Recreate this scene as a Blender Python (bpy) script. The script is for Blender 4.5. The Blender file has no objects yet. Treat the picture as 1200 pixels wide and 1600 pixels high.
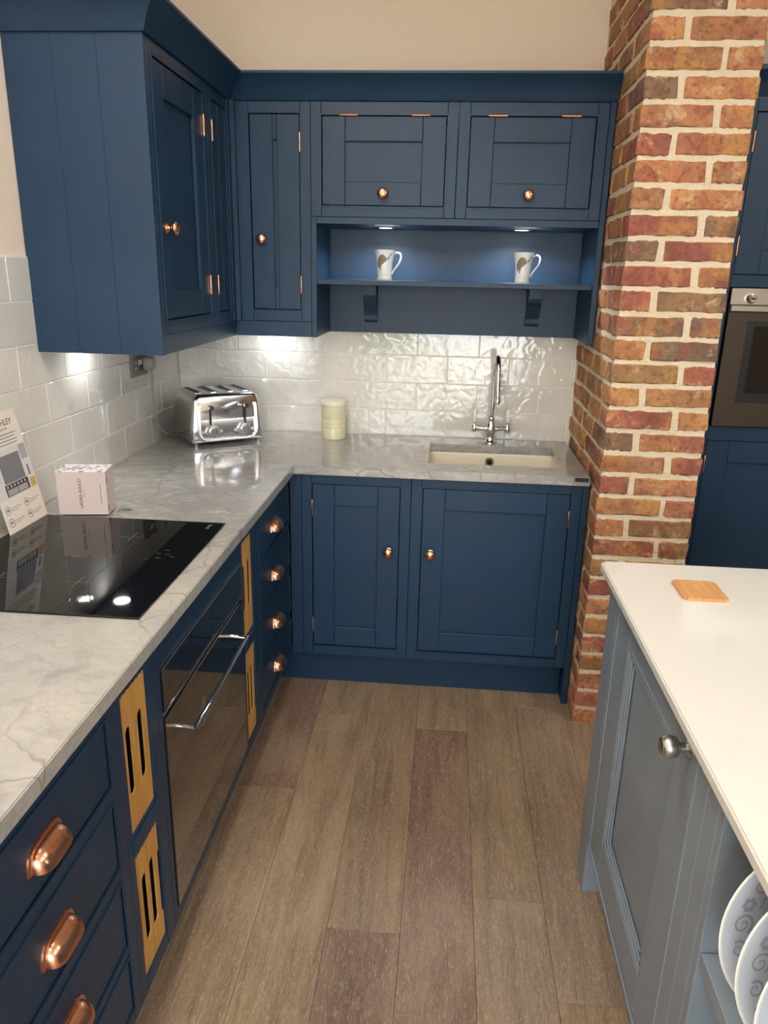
import bpy, bmesh, math, random
from mathutils import Vector, Matrix
from mathutils.geometry import tessellate_polygon
random.seed(7)
PI = math.pi
SC = bpy.context.scene
COL = SC.collection

# ------------------------------------------------------------------ camera
CAM_LOC = (0.52283, -2.54390, 1.55640)
CAM_ROT = (72.40126, 1.26541, 4.50621)          # pitch, roll, yaw in degrees
F_PX = 1170.68
cam = bpy.data.cameras.new('camera')
cam.sensor_fit = 'VERTICAL'; cam.sensor_height = 32.0; cam.lens = F_PX / 1600 * 32.0
cam.clip_start = 0.02
co = bpy.data.objects.new('camera', cam); COL.objects.link(co)
R = Matrix.Rotation(math.radians(CAM_ROT[2]), 4, 'Z') @ Matrix.Rotation(math.radians(CAM_ROT[0]), 4, 'X') @ Matrix.Rotation(math.radians(CAM_ROT[1]), 4, 'Z')
co.matrix_world = Matrix.Translation(CAM_LOC) @ R
SC.camera = co

# ------------------------------------------------------------------ world, exposure
w = bpy.data.worlds.new('sky'); SC.world = w; w.use_nodes = True
bg = w.node_tree.nodes['Background']
bg.inputs[0].default_value = (0.86, 0.93, 1.0, 1); bg.inputs[1].default_value = 8.0
SC.view_settings.view_transform = 'Standard'; SC.view_settings.look = 'None'
SC.view_settings.exposure = 0.32; SC.view_settings.gamma = 1.0
SC.view_settings.use_curve_mapping = False
SC.cycles.use_denoising = True
SC.cycles.max_bounces = 10; SC.cycles.diffuse_bounces = 5; SC.cycles.glossy_bounces = 5
SC.cycles.caustics_reflective = False; SC.cycles.caustics_refractive = False
sun = bpy.data.lights.new('sun', 'SUN'); sun.energy = 26.0; sun.angle = .01; sun.color = (1, .96, .88)
so_ = bpy.data.objects.new('sun', sun); COL.objects.link(so_); so_.rotation_euler = Vector((.15, .62, .77)).to_track_quat('Z', 'Y').to_euler()
SC.cycles.sample_clamp_indirect = 6.0

PANEL_W = 13.0                                   # watts of each ceiling panel
WARM = (1.0, 0.95, 0.87)
UNDER_W = 0.34; SHELF_W = 2.2

# ------------------------------------------------------------------ materials
def srgb(r, g, b):
    f = lambda c: (c/255/12.92) if c/255 <= .04045 else ((c/255+.055)/1.055)**2.4
    return (f(r), f(g), f(b), 1)
class NT:
    def __init__(s, name):
        s.m = bpy.data.materials.new(name); s.m.use_nodes = True
        s.t = s.m.node_tree; s.b = s.t.nodes['Principled BSDF']; s.out = s.t.nodes['Material Output']
    def n(s, typ, **kw):
        nd = s.t.nodes.new(typ)
        for k, v in kw.items():
            if k in nd.inputs: nd.inputs[k].default_value = v
            else: setattr(nd, k, v)
        return nd
    def l(s, a, b): s.t.links.new(a, b)
    def set(s, **kw):
        for k, v in kw.items(): s.b.inputs[k.replace('_', ' ')].default_value = v
        return s
    def coord(s, scale=(1, 1, 1), kind='Object', rnd=False):
        tc = s.n('ShaderNodeTexCoord'); mp = s.n('ShaderNodeMapping')
        mp.inputs['Scale'].default_value = scale
        if rnd:
            oi = s.n('ShaderNodeObjectInfo'); ml = s.n('ShaderNodeVectorMath', operation='SCALE')
            cb = s.n('ShaderNodeCombineXYZ'); s.l(oi.outputs['Random'], cb.inputs[0]); s.l(oi.outputs['Random'], cb.inputs[1]); s.l(oi.outputs['Random'], cb.inputs[2])
            s.l(cb.outputs[0], ml.inputs[0]); ml.inputs['Scale'].default_value = 37.0
            ad = s.n('ShaderNodeVectorMath', operation='ADD'); s.l(tc.outputs[kind], ad.inputs[0]); s.l(ml.outputs[0], ad.inputs[1])
            s.l(ad.outputs[0], mp.inputs[0])
        else: s.l(tc.outputs[kind], mp.inputs[0])
        return mp.outputs[0]
    def noise(s, vec, scale, detail=4, rough=.55, dist=0.0):
        nd = s.n('ShaderNodeTexNoise'); nd.inputs['Scale'].default_value = scale; nd.inputs['Detail'].default_value = detail
        nd.inputs['Roughness'].default_value = rough; nd.inputs['Distortion'].default_value = dist
        s.l(vec, nd.inputs['Vector']); return nd.outputs['Fac']
    def ramp(s, fac, stops):
        nd = s.n('ShaderNodeValToRGB'); e = nd.color_ramp.elements
        while len(e) < len(stops): e.new(.5)
        for k, (p, c) in enumerate(stops):
            e[k].position = p; e[k].color = c if len(c) == 4 else (*c, 1)
        s.l(fac, nd.inputs[0]); return nd.outputs[0]
    def mix(s, fac, a, b, mode='MIX'):
        nd = s.n('ShaderNodeMix', data_type='RGBA', blend_type=mode)
        for k, v in ((0, fac), (6, a), (7, b)):
            if hasattr(v, 'is_output'): s.l(v, nd.inputs[k])
            else: nd.inputs[k].default_value = v
        return nd.outputs[2]
    def math(s, op, a, b=0.0):
        nd = s.n('ShaderNodeMath', operation=op)
        for k, v in ((0, a), (1, b)):
            if hasattr(v, 'is_output'): s.l(v, nd.inputs[k])
            else: nd.inputs[k].default_value = v
        return nd.outputs[0]
    def bump(s, h, strength, dist):
        nd = s.n('ShaderNodeBump'); nd.inputs['Strength'].default_value = strength; nd.inputs['Distance'].default_value = dist
        s.l(h, nd.inputs['Height']); s.l(nd.outputs[0], s.b.inputs['Normal'])
    def col(s, c): s.l(c, s.b.inputs['Base Color'])
def BW(v): return (v, v, v, 1)
MAT = {}
def plain(name, c, rough=.5, metal=0.0, **kw):
    m = NT(name); m.b.inputs['Base Color'].default_value = c; m.set(Roughness=rough, Metallic=metal, **kw); MAT[name] = m.m; return m

def paint(name, c, sc, rough=.42):
    m = plain(name, c, rough); m.b.inputs['Specular IOR Level'].default_value = .40; v = m.coord(sc, rnd=True)
    h = m.noise(v, 1.0, 3, .6, .4)
    m.bump(h, .22, .0012)
    vv = m.coord((1, 1, 1)); n2 = m.noise(vv, 6, 2)
    m.col(m.mix(m.ramp(n2, [(.3, BW(0)), (.7, BW(1))]), tuple(x*.93 for x in c[:3])+(1,), tuple(x*1.06 for x in c[:3])+(1,)))
BLUE = (0.0092, 0.0358, 0.0780, 1)
paint('blue_v', BLUE, (160, 60, 5)); paint('blue_h', BLUE, (5, 60, 160)); paint('blue_flat', BLUE, (40, 40, 40), .4)
GREYB = (0.225, 0.268, 0.310, 1)
paint('grey_v', GREYB, (50, 50, 20), .33)

m = plain('wall_paint', srgb(240, 222, 201), .85); v = m.coord(); m.bump(m.noise(v, 180, 3), .12, .001)
m = plain('ceiling_paint', srgb(238, 236, 230), .9)
m = plain('grout', srgb(236, 232, 224), .8)
m = plain('tile', srgb(222, 217, 207), .045); m.set(IOR=1.62, Coat_Weight=.35, Coat_Roughness=.02)
v = m.coord(rnd=True); h = m.noise(v, 30, 0.0, .4, .8); m.bump(h, .34, .0036)
c = m.noise(v, 5, 2); m.col(m.mix(c, srgb(214, 209, 199), srgb(230, 226, 217)))

# marble worktop
m = plain('marble', BW(.5), .10); m.set(Coat_Weight=.25, Coat_Roughness=.04)
v = m.coord(); nz = m.n('ShaderNodeTexNoise'); nz.inputs['Scale'].default_value = 2.6; nz.inputs['Detail'].default_value = 5; m.l(v, nz.inputs['Vector'])
sb = m.n('ShaderNodeVectorMath', operation='SUBTRACT'); m.l(nz.outputs['Color'], sb.inputs[0]); sb.inputs[1].default_value = (.5, .5, .5)
scv = m.n('ShaderNodeVectorMath', operation='SCALE'); m.l(sb.outputs[0], scv.inputs[0]); scv.inputs['Scale'].default_value = .26
ad = m.n('ShaderNodeVectorMath', operation='ADD'); m.l(v, ad.inputs[0]); m.l(scv.outputs[0], ad.inputs[1]); w2 = ad.outputs[0]
big = m.noise(w2, 1.5, 5, .6)
base = m.mix(m.ramp(big, [(.38, BW(0)), (.62, BW(1))]), srgb(160, 158, 156), srgb(186, 181, 171))
st = m.n('ShaderNodeMapping'); st.inputs['Scale'].default_value = (7, 24, 24); st.inputs['Rotation'].default_value = (0, 0, .15); m.l(w2, st.inputs[0])
streak = m.noise(st.outputs[0], 1.7, 9, .72, .7)
big2 = m.noise(v, 2.1, 3, .5)
sx = m.n('ShaderNodeSeparateXYZ'); m.l(w2, sx.inputs[0]); mr = m.n('ShaderNodeMapRange', interpolation_type='SMOOTHSTEP'); m.l(sx.outputs[1], mr.inputs[0])
mr.inputs[1].default_value = -1.15; mr.inputs[2].default_value = -.35; mr.inputs[3].default_value = .22; mr.inputs[4].default_value = 1.0
amt = m.math('MULTIPLY', m.ramp(big2, [(.36, BW(.35)), (.60, BW(1))]), mr.outputs[0])
vo = m.n('ShaderNodeTexVoronoi', feature='DISTANCE_TO_EDGE'); vo.inputs['Scale'].default_value = 5.2; m.l(w2, vo.inputs['Vector'])
n6 = m.noise(v, 3.1, 2)
crack = m.math('MULTIPLY', m.ramp(vo.outputs['Distance'], [(0, BW(1)), (.018, BW(0))]), m.ramp(n6, [(.36, BW(0)), (.54, BW(.8))]))
base = m.mix(m.math('MULTIPLY', m.ramp(streak, [(.34, BW(.85)), (.56, BW(0))]), amt), base, srgb(138, 138, 139))
base = m.mix(m.math('MULTIPLY', m.ramp(streak, [(.54, BW(0)), (.70, BW(.6))]), amt), base, srgb(220, 216, 208))
def veins(vec, scale, wdt, dist):
    f = m.noise(vec, scale, 5, .55, dist); a = m.math('ABSOLUTE', m.math('SUBTRACT', f, .5)); return m.ramp(a, [(0, BW(1)), (wdt, BW(0))])
cl = m.noise(w2, 6.5, 6, .66, .6)
base = m.mix(m.ramp(cl, [(.30, BW(.7)), (.46, BW(0))]), base, srgb(140, 139, 138))
base = m.mix(crack, base, srgb(132, 128, 122))
base = m.mix(m.math('MULTIPLY', veins(v, 4.2, .006, .2), .26), base, srgb(124, 121, 116))
base = m.mix(m.math('MULTIPLY', veins(w2, 9.5, .010, .4), .22), base, srgb(128, 126, 122))
m.col(base)
# white quartz
m = plain('quartz', BW(.8), .14); v = m.coord(); f = m.noise(v, 4, 6, .6, .8)
m.col(m.mix(m.ramp(f, [(.58, BW(0)), (.72, BW(.5))]), srgb(217, 214, 208), srgb(204, 200, 193)))

# brick / mortar
m = plain('brick', BW(.3), .88); oi = m.n('ShaderNodeObjectInfo'); v = m.coord(rnd=True)
n1 = m.noise(v, 9, 3, .6, .6); n2 = m.noise(v, 55, 5, .7); n3 = m.noise(v, 24, 4, .65, .4); n4 = m.noise(v, 8, 2, .5)
hs = m.n('ShaderNodeHueSaturation'); hs.inputs['Hue'].default_value = .488; hs.inputs['Saturation'].default_value = .95; hs.inputs['Value'].default_value = .70
m.l(oi.outputs['Color'], hs.inputs['Color'])
hs2 = m.n('ShaderNodeHueSaturation'); hs2.inputs['Hue'].default_value = .516; hs2.inputs['Saturation'].default_value = .9; hs2.inputs['Value'].default_value = 1.05
m.l(oi.outputs['Color'], hs2.inputs['Color'])
n5 = m.noise(v, 13, 3, .6, .8)
b1 = m.mix(m.ramp(n1, [(.42, BW(0)), (.58, BW(1))]), hs.outputs[0], oi.outputs['Color'])
b1 = m.mix(m.ramp(n4, [(.50, BW(0)), (.62, BW(.75))]), b1, srgb(186, 134, 78))
b1 = m.mix(m.ramp(n5, [(.54, BW(0)), (.66, BW(.7))]), b1, srgb(158, 84, 66))
b1 = m.mix(m.ramp(n2, [(.34, BW(.7)), (.50, BW(0))]), b1, srgb(92, 68, 50))
b1 = m.mix(m.ramp(n3, [(.58, BW(0)), (.70, BW(.65))]), b1, srgb(218, 186, 146))
m.col(b1); m.bump(m.mix(.5, n2, n3), 1.0, .010)
m = plain('mortar', srgb(231, 211, 176), .92); v = m.coord(); n1 = m.noise(v, 70, 5, .7); n2 = m.noise(v, 9, 3)
m.col(m.mix(n2, srgb(232, 212, 178), srgb(250, 236, 208))); m.bump(n1, 1.0, .012)

# floor planks (object colour carries the plank's own tone)
m = plain('floor_plank', BW(.3), .42); oi = m.n('ShaderNodeObjectInfo')
v = m.coord((24, 1.5, 10), rnd=True); g1 = m.noise(v, 1.0, 6, .65, 1.6)
v2 = m.coord((330, 26, 20), rnd=True); g2 = m.noise(v2, 1.0, 5, .75, 2.2)
v3 = m.coord((6, 1.8, 5), rnd=True); g3 = m.noise(v3, 1.0, 4, .6, .8)
v4 = m.coord((90, 34, 20), rnd=True); g4 = m.noise(v4, 1.0, 3, .6, 2.5)
dk = m.mix(.60, oi.outputs['Color'], srgb(70, 52, 42)); lt = m.mix(.62, oi.outputs['Color'], srgb(216, 192, 156))
b1 = m.mix(m.ramp(g1, [(.34, BW(.85)), (.56, BW(0))]), oi.outputs['Color'], dk)
b1 = m.mix(m.ramp(g3, [(.46, BW(0)), (.68, BW(.32))]), b1, lt)
pore = m.math('MULTIPLY', m.ramp(g2, [(.50, BW(0)), (.60, BW(1))]), m.ramp(g4, [(.40, BW(.15)), (.62, BW(1))]))
b1 = m.mix(pore, b1, lt)
b1 = m.mix(m.ramp(g2, [(.32, BW(.6)), (.44, BW(0))]), b1, dk)
m.col(b1); m.bump(g2, .25, .001)
plain('subfloor', srgb(70, 58, 48), .8)

def metal(name, c, rough, brush=None):
    m = plain(name, c, rough, 1.0)
    if brush: v = m.coord(brush); m.bump(m.noise(v, 1, 2), .08, .0004)
metal('copper', (0.80, 0.40, 0.24, 1), .25); metal('chrome', (.82, .82, .83, 1), .05); metal('steel', (.60, .59, .56, 1), .27, (30, 900, 30))
metal('toaster_steel', (.72, .72, .73, 1), .16); metal('dark_steel', (.30, .29, .27, 1), .35)
plain('black_glass', (.004, .004, .005, 1), .03); plain('black', (.006, .006, .006, 1), .5)
m = plain('oven_glass', (.012, .011, .010, 1), .045); m.set(IOR=1.9, Coat_Weight=.6, Coat_Roughness=.03)
plain('hob_mark', (.10, .10, .10, 1), .4); plain('etched', (.16, .16, .155, 1), .4)
plain('porcelain', srgb(240, 238, 230), .12); plain('sink_ceramic', srgb(230, 222, 200), .22)
plain('cream_glaze', srgb(222, 216, 180), .18); plain('cream_lid', srgb(238, 234, 210), .25)
plain('plate_glaze', srgb(214, 222, 232), .10); plain('plate_print', srgb(168, 180, 198), .25)
plain('box_card', srgb(204, 188, 182), .6); plain('print_dark', srgb(96, 90, 92), .6); plain('print_grey', srgb(140, 136, 134), .6)
m = plain('box_pattern', srgb(200, 196, 200), .55); v = m.coord((1, 1, 1)); wv = m.n('ShaderNodeTexVoronoi'); wv.inputs['Scale'].default_value = 65; m.l(v, wv.inputs['Vector'])
m.col(m.ramp(wv.outputs['Distance'], [(.35, srgb(150, 148, 156)), (.5, srgb(236, 230, 228))]))
plain('card_paper', srgb(232, 222, 208), .5); plain('photo_grey', srgb(122, 120, 124), .4); plain('photo_dark', srgb(64, 62, 64), .4)
plain('photo_light', srgb(214, 212, 210), .4); plain('photo_mid', srgb(168, 166, 166), .4); plain('photo_wood', srgb(206, 170, 90), .4)
plain('plug_grey', srgb(146, 143, 141), .4); plain('socket_metal', srgb(120, 116, 112), .35, .6); plain('socket_white', srgb(225, 222, 216), .4)
plain('mug_brown', srgb(104, 90, 66), .3); plain('mug_feather', srgb(140, 124, 96), .3); plain('mug_tan', srgb(176, 160, 124), .3); plain('mug_grass', srgb(198, 188, 142), .3)
plain('dark_wall', srgb(96, 94, 92), .8)  # unseen right wall, darkened so less light bounces onto the left cabinets
plain('frame_white', srgb(225, 225, 222), .5)
def wood(name, a, b, sc):
    m = plain(name, a, .42); v = m.coord(sc, rnd=True); f = m.noise(v, 1, 5, .6, .8); m.col(m.mix(m.ramp(f, [(.3, BW(0)), (.7, BW(1))]), a, b)); m.bump(f, .1, .001)
wood('oak', srgb(196, 138, 62), srgb(222, 170, 92), (60, 60, 5)); wood('coaster_wood', srgb(196, 136, 84), srgb(222, 170, 112), (70, 5, 40))
m = NT('leaf'); m.set(Roughness=.5); m.b.inputs['Base Color'].default_value = srgb(86, 128, 58); MAT['leaf'] = m.m
plain('paving', srgb(190, 186, 178), .8)
m = NT('window_glass'); MAT['window_glass'] = m.m                      # thin clear pane
tr = m.n('ShaderNodeBsdfTransparent'); gl = m.n('ShaderNodeBsdfGlossy'); gl.inputs['Roughness'].default_value = .02
fr = m.n('ShaderNodeFresnel'); fr.inputs['IOR'].default_value = 1.45; mx = m.n('ShaderNodeMixShader')
m.l(fr.outputs[0], mx.inputs[0]); m.l(tr.outputs[0], mx.inputs[1]); m.l(gl.outputs[0], mx.inputs[2]); m.l(mx.outputs[0], m.out.inputs[0])
def emit(name, c, s):
    m = NT(name); MAT[name] = m.m; e = m.n('ShaderNodeEmission'); e.inputs[0].default_value = (*c, 1); e.inputs[1].default_value = s; m.l(e.outputs[0], m.out.inputs[0])
emit('panel_glow', WARM, 3.0); emit('led_glow', (1.0, .93, .88), 14.0)

# ------------------------------------------------------------------ mesh helpers
class MB:
    def __init__(s): s.v = []; s.f = []; s.sm = False
    def add(s, vs, fs):
        o = len(s.v); s.v += [tuple(p) for p in vs]; s.f += [tuple(i+o for i in f) for f in fs]; return s
    def box(s, x0, x1, y0, y1, z0, z1, b=0.0):
        if x1 < x0: x0, x1 = x1, x0
        if y1 < y0: y0, y1 = y1, y0
        if z1 < z0: z0, z1 = z1, z0
        if b <= 0:
            v = [(x, y, z) for z in (z0, z1) for y in (y0, y1) for x in (x0, x1)]
            return s.add(v, [(0, 2, 3, 1), (4, 5, 7, 6), (0, 1, 5, 4), (2, 6, 7, 3), (0, 4, 6, 2), (1, 3, 7, 5)])
        b = min(b, (x1-x0)/2.2, (y1-y0)/2.2, (z1-z0)/2.2)
        bm = bmesh.new(); bmesh.ops.create_cube(bm, size=1)
        for p in bm.verts: p.co = Vector(((x0+x1)/2+p.co.x*(x1-x0), (y0+y1)/2+p.co.y*(y1-y0), (z0+z1)/2+p.co.z*(z1-z0)))
        bmesh.ops.bevel(bm, geom=bm.edges[:], offset=b, segments=1, affect='EDGES')
        return s.bm(bm)
    def bm(s, bm):
        bm.verts.ensure_lookup_table(); bm.verts.index_update()
        s.add([p.co[:] for p in bm.verts], [[p.index for p in f.verts] for f in bm.faces]); bm.free(); return s
    def lathe(s, prof, o=(0, 0, 0), ax='z', n=24, cap=True):
        """prof: (radius, height) along axis ax; '-y' points out of a cabinet front"""
        s.sm = True; vs = []; fs = []
        for r, h in prof:
            for k in range(n):
                a = 2*PI*k/n; c, d = r*math.cos(a), r*math.sin(a)
                p = {'z': (c, d, h), '-y': (c, -h, d), 'x': (h, c, d)}[ax]
                vs.append((o[0]+p[0], o[1]+p[1], o[2]+p[2]))
        for i in range(len(prof)-1):
            for k in range(n):
                q = (i*n+k, i*n+(k+1) % n, (i+1)*n+(k+1) % n, (i+1)*n+k)
                fs.append(q)
        if cap:
            if prof[0][0] > 1e-6: fs.append(tuple(range(n))[::-1])
            if prof[-1][0] > 1e-6: fs.append(tuple((len(prof)-1)*n+k for k in range(n)))
        return s.add(vs, fs)
    def tube(s, pts, r, n=12, cap=True):
        s.sm = True; P = [Vector(p) for p in pts]; rs = r if isinstance(r, (list, tuple)) else [r]*len(P)
        T = [(P[min(i+1, len(P)-1)]-P[max(i-1, 0)]).normalized() for i in range(len(P))]
        up = Vector((0, 0, 1)) if abs(T[0].z) < .9 else Vector((1, 0, 0))
        nx = T[0].cross(up).normalized(); vs = []; fs = []
        for i, p in enumerate(P):
            nx = (nx - T[i]*nx.dot(T[i])).normalized(); ny = T[i].cross(nx)
            for k in range(n):
                a = 2*PI*k/n; vs.append(p + (nx*math.cos(a)+ny*math.sin(a))*rs[i])
        for i in range(len(P)-1):
            for k in range(n): fs.append((i*n+k, i*n+(k+1) % n, (i+1)*n+(k+1) % n, (i+1)*n+k))
        if cap: fs.append(tuple(range(n))[::-1]); fs.append(tuple((len(P)-1)*n+k for k in range(n)))
        return s.add(vs, fs)
    def plate(s, outer, holes, mp, t0, t1):
        """flat polygon with holes, thickness t0..t1; mp(u, v, t) -> xyz"""
        loops = [outer]+holes; flat = [p for L in loops for p in L]
        tri = tessellate_polygon([[Vector((p[0], p[1], 0)) for p in L] for L in loops])
        n = len(flat); vs = [mp(p[0], p[1], t0) for p in flat]+[mp(p[0], p[1], t1) for p in flat]
        fs = [tuple(t) for t in tri]+[tuple(i+n for i in t)[::-1] for t in tri]; o = 0
        for L in loops:
            k = len(L)
            for i in range(k): fs.append((o+i, o+(i+1) % k, o+(i+1) % k+n, o+i+n))
            o += k
        return s.add(vs, fs)
    def mesh(s, name, mat, angle=35, fix=True):
        me = bpy.data.meshes.new(name); me.from_pydata(s.v, [], s.f)
        if fix:
            bm = bmesh.new(); bm.from_mesh(me); bmesh.ops.recalc_face_normals(bm, faces=bm.faces[:]); bm.to_mesh(me); bm.free()
        me.materials.append(MAT[mat])
        if s.sm:
            for p in me.polygons: p.use_smooth = True
            me.set_sharp_from_angle(angle=math.radians(angle))
        me.update(); return me
    def build(s, name, mat, parent=None, loc=None, rz=0.0, **kw):
        return link(name, s.mesh(name, mat, **kw), parent, loc, rz)
def link(name, me, parent=None, loc=None, rz=0.0):
    o = bpy.data.objects.new(name, me); COL.objects.link(o)
    if parent: o.parent = parent
    if loc: o.location = loc
    o.rotation_euler[2] = rz
    return o
def tag(o, label, cat, group=None, kind=None):
    o['label'] = label; o['category'] = cat
    if group: o['group'] = group
    if kind: o['kind'] = kind
    return o
def struct(o, label=None):
    o['kind'] = 'structure'
    if label: o['label'] = label
    return o
def thing(name, label, cat, loc=(0, 0, 0), rz=0.0, group=None):
    o = bpy.data.objects.new(name, None); COL.objects.link(o); o.empty_display_size = .05
    o.location = loc; o.rotation_euler[2] = rz
    return tag(o, label, cat, group)
def stadium(cx, cz, hw, hh, n=8):
    pts = [(cx+hw*math.cos(a), cz+hh-hw+hw*math.sin(a)) for a in [PI*k/n for k in range(n+1)]]
    return pts+[(cx+hw*math.cos(a), cz-hh+hw+hw*math.sin(a)) for a in [PI+PI*k/n for k in range(n+1)]]
def rrect(x0, x1, z0, z1, r, n=5):
    P = []
    for cx, cz, a0 in ((x1-r, z1-r, 0), (x0+r, z1-r, PI/2), (x0+r, z0+r, PI), (x1-r, z0+r, 1.5*PI)):
        P += [(cx+r*math.cos(a0+PI/2*k/n), cz+r*math.sin(a0+PI/2*k/n)) for k in range(n+1)]
    return P
def lettering(txt, size, mat, parent, M, extrude=.00015, align='CENTER'):
    cu = bpy.data.curves.new('lettering', 'FONT'); cu.body = txt; cu.size = size; cu.align_x = align; cu.align_y = 'CENTER'; cu.extrude = extrude; cu.resolution_u = 2
    tmp = bpy.data.objects.new('tmp', cu); COL.objects.link(tmp); bpy.context.view_layer.update()
    me = bpy.data.meshes.new_from_object(tmp.evaluated_get(bpy.context.evaluated_depsgraph_get()))
    bpy.data.objects.remove(tmp); me.materials.clear(); me.materials.append(MAT[mat])
    me.transform(M); me.name = 'lettering'
    return link('lettering', me, parent)
def area_lamp(name, loc, size, watts, color, parent=None, shape='SQUARE', spread=PI):
    L = bpy.data.lights.new(name, 'AREA'); L.shape = shape; L.size = size; L.energy = watts; L.color = color; L.spread = spread
    o = bpy.data.objects.new(name, L); COL.objects.link(o); o.location = loc
    if parent: o.parent = parent
    return o

# ------------------------------------------------------------------ main dimensions (metres)
H = 0.905; XL = -0.613; YB = 0.595
CEIL = 2.80; YF = -5.0; XR = 4.2; YB2 = 0.80
PX0, PX1, PY0 = 1.043, 1.3604, -0.0994

# ------------------------------------------------------------------ the room
fl = struct(MB().box(XL-.1, XR, YF, YB2, -.06, -.012).build('floor', 'subfloor'), 'dark timber plank floor with staggered end joints')
TONE = {'red': srgb(128, 98, 84), 'tan': srgb(149, 123, 98), 'olive': srgb(139, 117, 93), 'grey': srgb(144, 122, 102), 'warm': srgb(152, 125, 100)}
PW = 0.1830; PLN = 1.22; XS = 0.471-PW*6
ends = {3: (-.58, ['red', 'tan']), 4: (-.15, ['olive', 'tan']), 5: (-1.09, ['tan', 'red']), 6: (-.20, ['olive', 'red']), 7: (-.955, ['olive', 'grey']), 8: (-.06, ['grey', 'tan'])}
ends[8] = (-1.236, ['grey', 'tan'])
pm = {}
for i in range(27):
    x0 = XS+i*PW; x1 = min(x0+PW, XR-.005); x0c = max(x0, XL+.005)
    if x1-x0c < .02: continue
    e, (far, near) = ends.get(i, (random.uniform(-1.2, 0), [random.choice(list(TONE)), random.choice(list(TONE))]))
    ys = sorted({round(e+k*PLN, 4) for k in range(-6, 6)})
    for a, bb in zip(ys, ys[1:]):
        y0, y1 = max(a, YF+.005), min(bb, YB2-.005)
        if y1-y0 < .03: continue
        key = (round(x1-x0c, 3), round(y1-y0, 3))
        if key not in pm:
            g = .0003; pm[key] = MB().box(-key[0]/2+g, key[0]/2-g, -key[1]/2+g, key[1]/2-g, -.012, 0, .0007).mesh('plank', 'floor_plank')
        p = link('plank', pm[key], fl, ((x0c+x1)/2, (y0+y1)/2, 0))
        t = far if abs(a-e) < .01 else near if abs(bb-e) < .01 else random.choice(list(TONE))
        q = random.uniform(.94, 1.06); p.color = tuple(c*q for c in TONE[t][:3])+(1,)

struct(MB().box(XL-.1, XR+.1, YF-.1, YB2+.1, CEIL, CEIL+.1).build('ceiling', 'ceiling_paint'), 'plain white ceiling with square light panels')
wl = struct(MB().box(XL-.106, XL-.006, YF, YB2+.1, -.06, CEIL).build('wall_left', 'wall_paint'), 'cream wall with white glazed tiles behind the hob')
wb = struct(MB().box(XL-.006, PX0+.02, YB+.006, YB2+.1, -.06, CEIL).build('wall_back', 'wall_paint'), 'cream wall with white glazed tiles behind the sink')
struct(MB().box(PX0+.02, XR, YB2, YB2+.1, -.06, CEIL).build('wall_back_right', 'wall_paint'), 'plain wall behind the tall oven cabinet')
wr = MB()
for a in ((YF, -3.25, -.06, CEIL), (-3.25, -2.25, -.06, 1.05), (-3.25, -2.25, 2.0, CEIL), (-2.25, YB2, -.06, CEIL)): wr.box(XR, XR+.1, a[0], a[1], a[2], a[3])
struct(wr.build('wall_right', 'dark_wall'), 'dark wall with one window on the far right side')
wo = struct(MB().plate([(-3.25, 1.05), (-2.25, 1.05), (-2.25, 2.0), (-3.25, 2.0)], [[(-3.19, 1.11), (-2.31, 1.11), (-2.31, 1.94), (-3.19, 1.94)]], lambda u, v_, d: (d, u, v_), XR+.02, XR+.08).build('window_1', 'frame_white'), 'white framed window in the right wall')
MB().box(XR+.047, XR+.053, -3.19, -2.31, 1.11, 1.94).build('pane', 'window_glass', wo)
wf = MB()                                        # wall behind the camera with a glazed door and a window
for a in ((XL-.006, -.45, -.06, CEIL), (-.45, 1.45, 2.25, CEIL), (1.45, XR, -.06, CEIL)):
    wf.box(a[0], a[1], YF-.1, YF, a[2], a[3])
struct(wf.build('wall_front', 'wall_paint'), 'plain wall with a glazed double door')
def glazing(name, x0, x1, z0, z1, mull, label):
    fr = MB(); t = .06
    fr.box(x0, x0+t, YF-.08, YF-.02, z0, z1).box(x1-t, x1, YF-.08, YF-.02, z0, z1).box(x0+t, x1-t, YF-.08, YF-.02, z1-t, z1).box(x0+t, x1-t, YF-.08, YF-.02, z0, z0+t)
    for q in mull: fr.box(q-t/2, q+t/2, YF-.08, YF-.02, z0+t, z1-t)
    o = struct(fr.build(name, 'frame_white'), label); xs = [x0+t/2]+list(mull)+[x1-t/2]
    for a, b in zip(xs, xs[1:]): MB().box(a+t/2, b-t/2, YF-.054, YF-.048, z0+t, z1-t).build('pane', 'window_glass', o)
glazing('door_1', -.45, 1.45, 0, 2.25, (.5,), 'white framed glazed double door to the garden')
struct(MB().box(-6, 9, -14, YF-.1, -.08, -.02).build('floor_terrace', 'paving'), 'pale paving outside the glazed door')
for cx, lab in ((-.55, 'leafy green shrub left of the glazed door outside'), (2.6, 'leafy green shrub right of the glazed door outside')):
    hd = MB()
    for k in range(700):
        d_ = Vector((random.gauss(0, .34), random.gauss(0, .25), random.gauss(0, .30))); c = Vector((cx, -8.6, .55))+d_
        if c.z < .03: continue
        r = random.uniform(.05, .11); a = Vector((random.uniform(-1, 1), random.uniform(-1, 1), random.uniform(-1, 1))).normalized(); b = a.orthogonal().normalized()
        hd.add([c-a*r, c+b*r*.5, c+a*r, c-b*r*.5], [(0, 1, 2, 3)])
    tag(hd.build('shrub', 'leaf', fix=False), lab, 'shrub')

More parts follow.
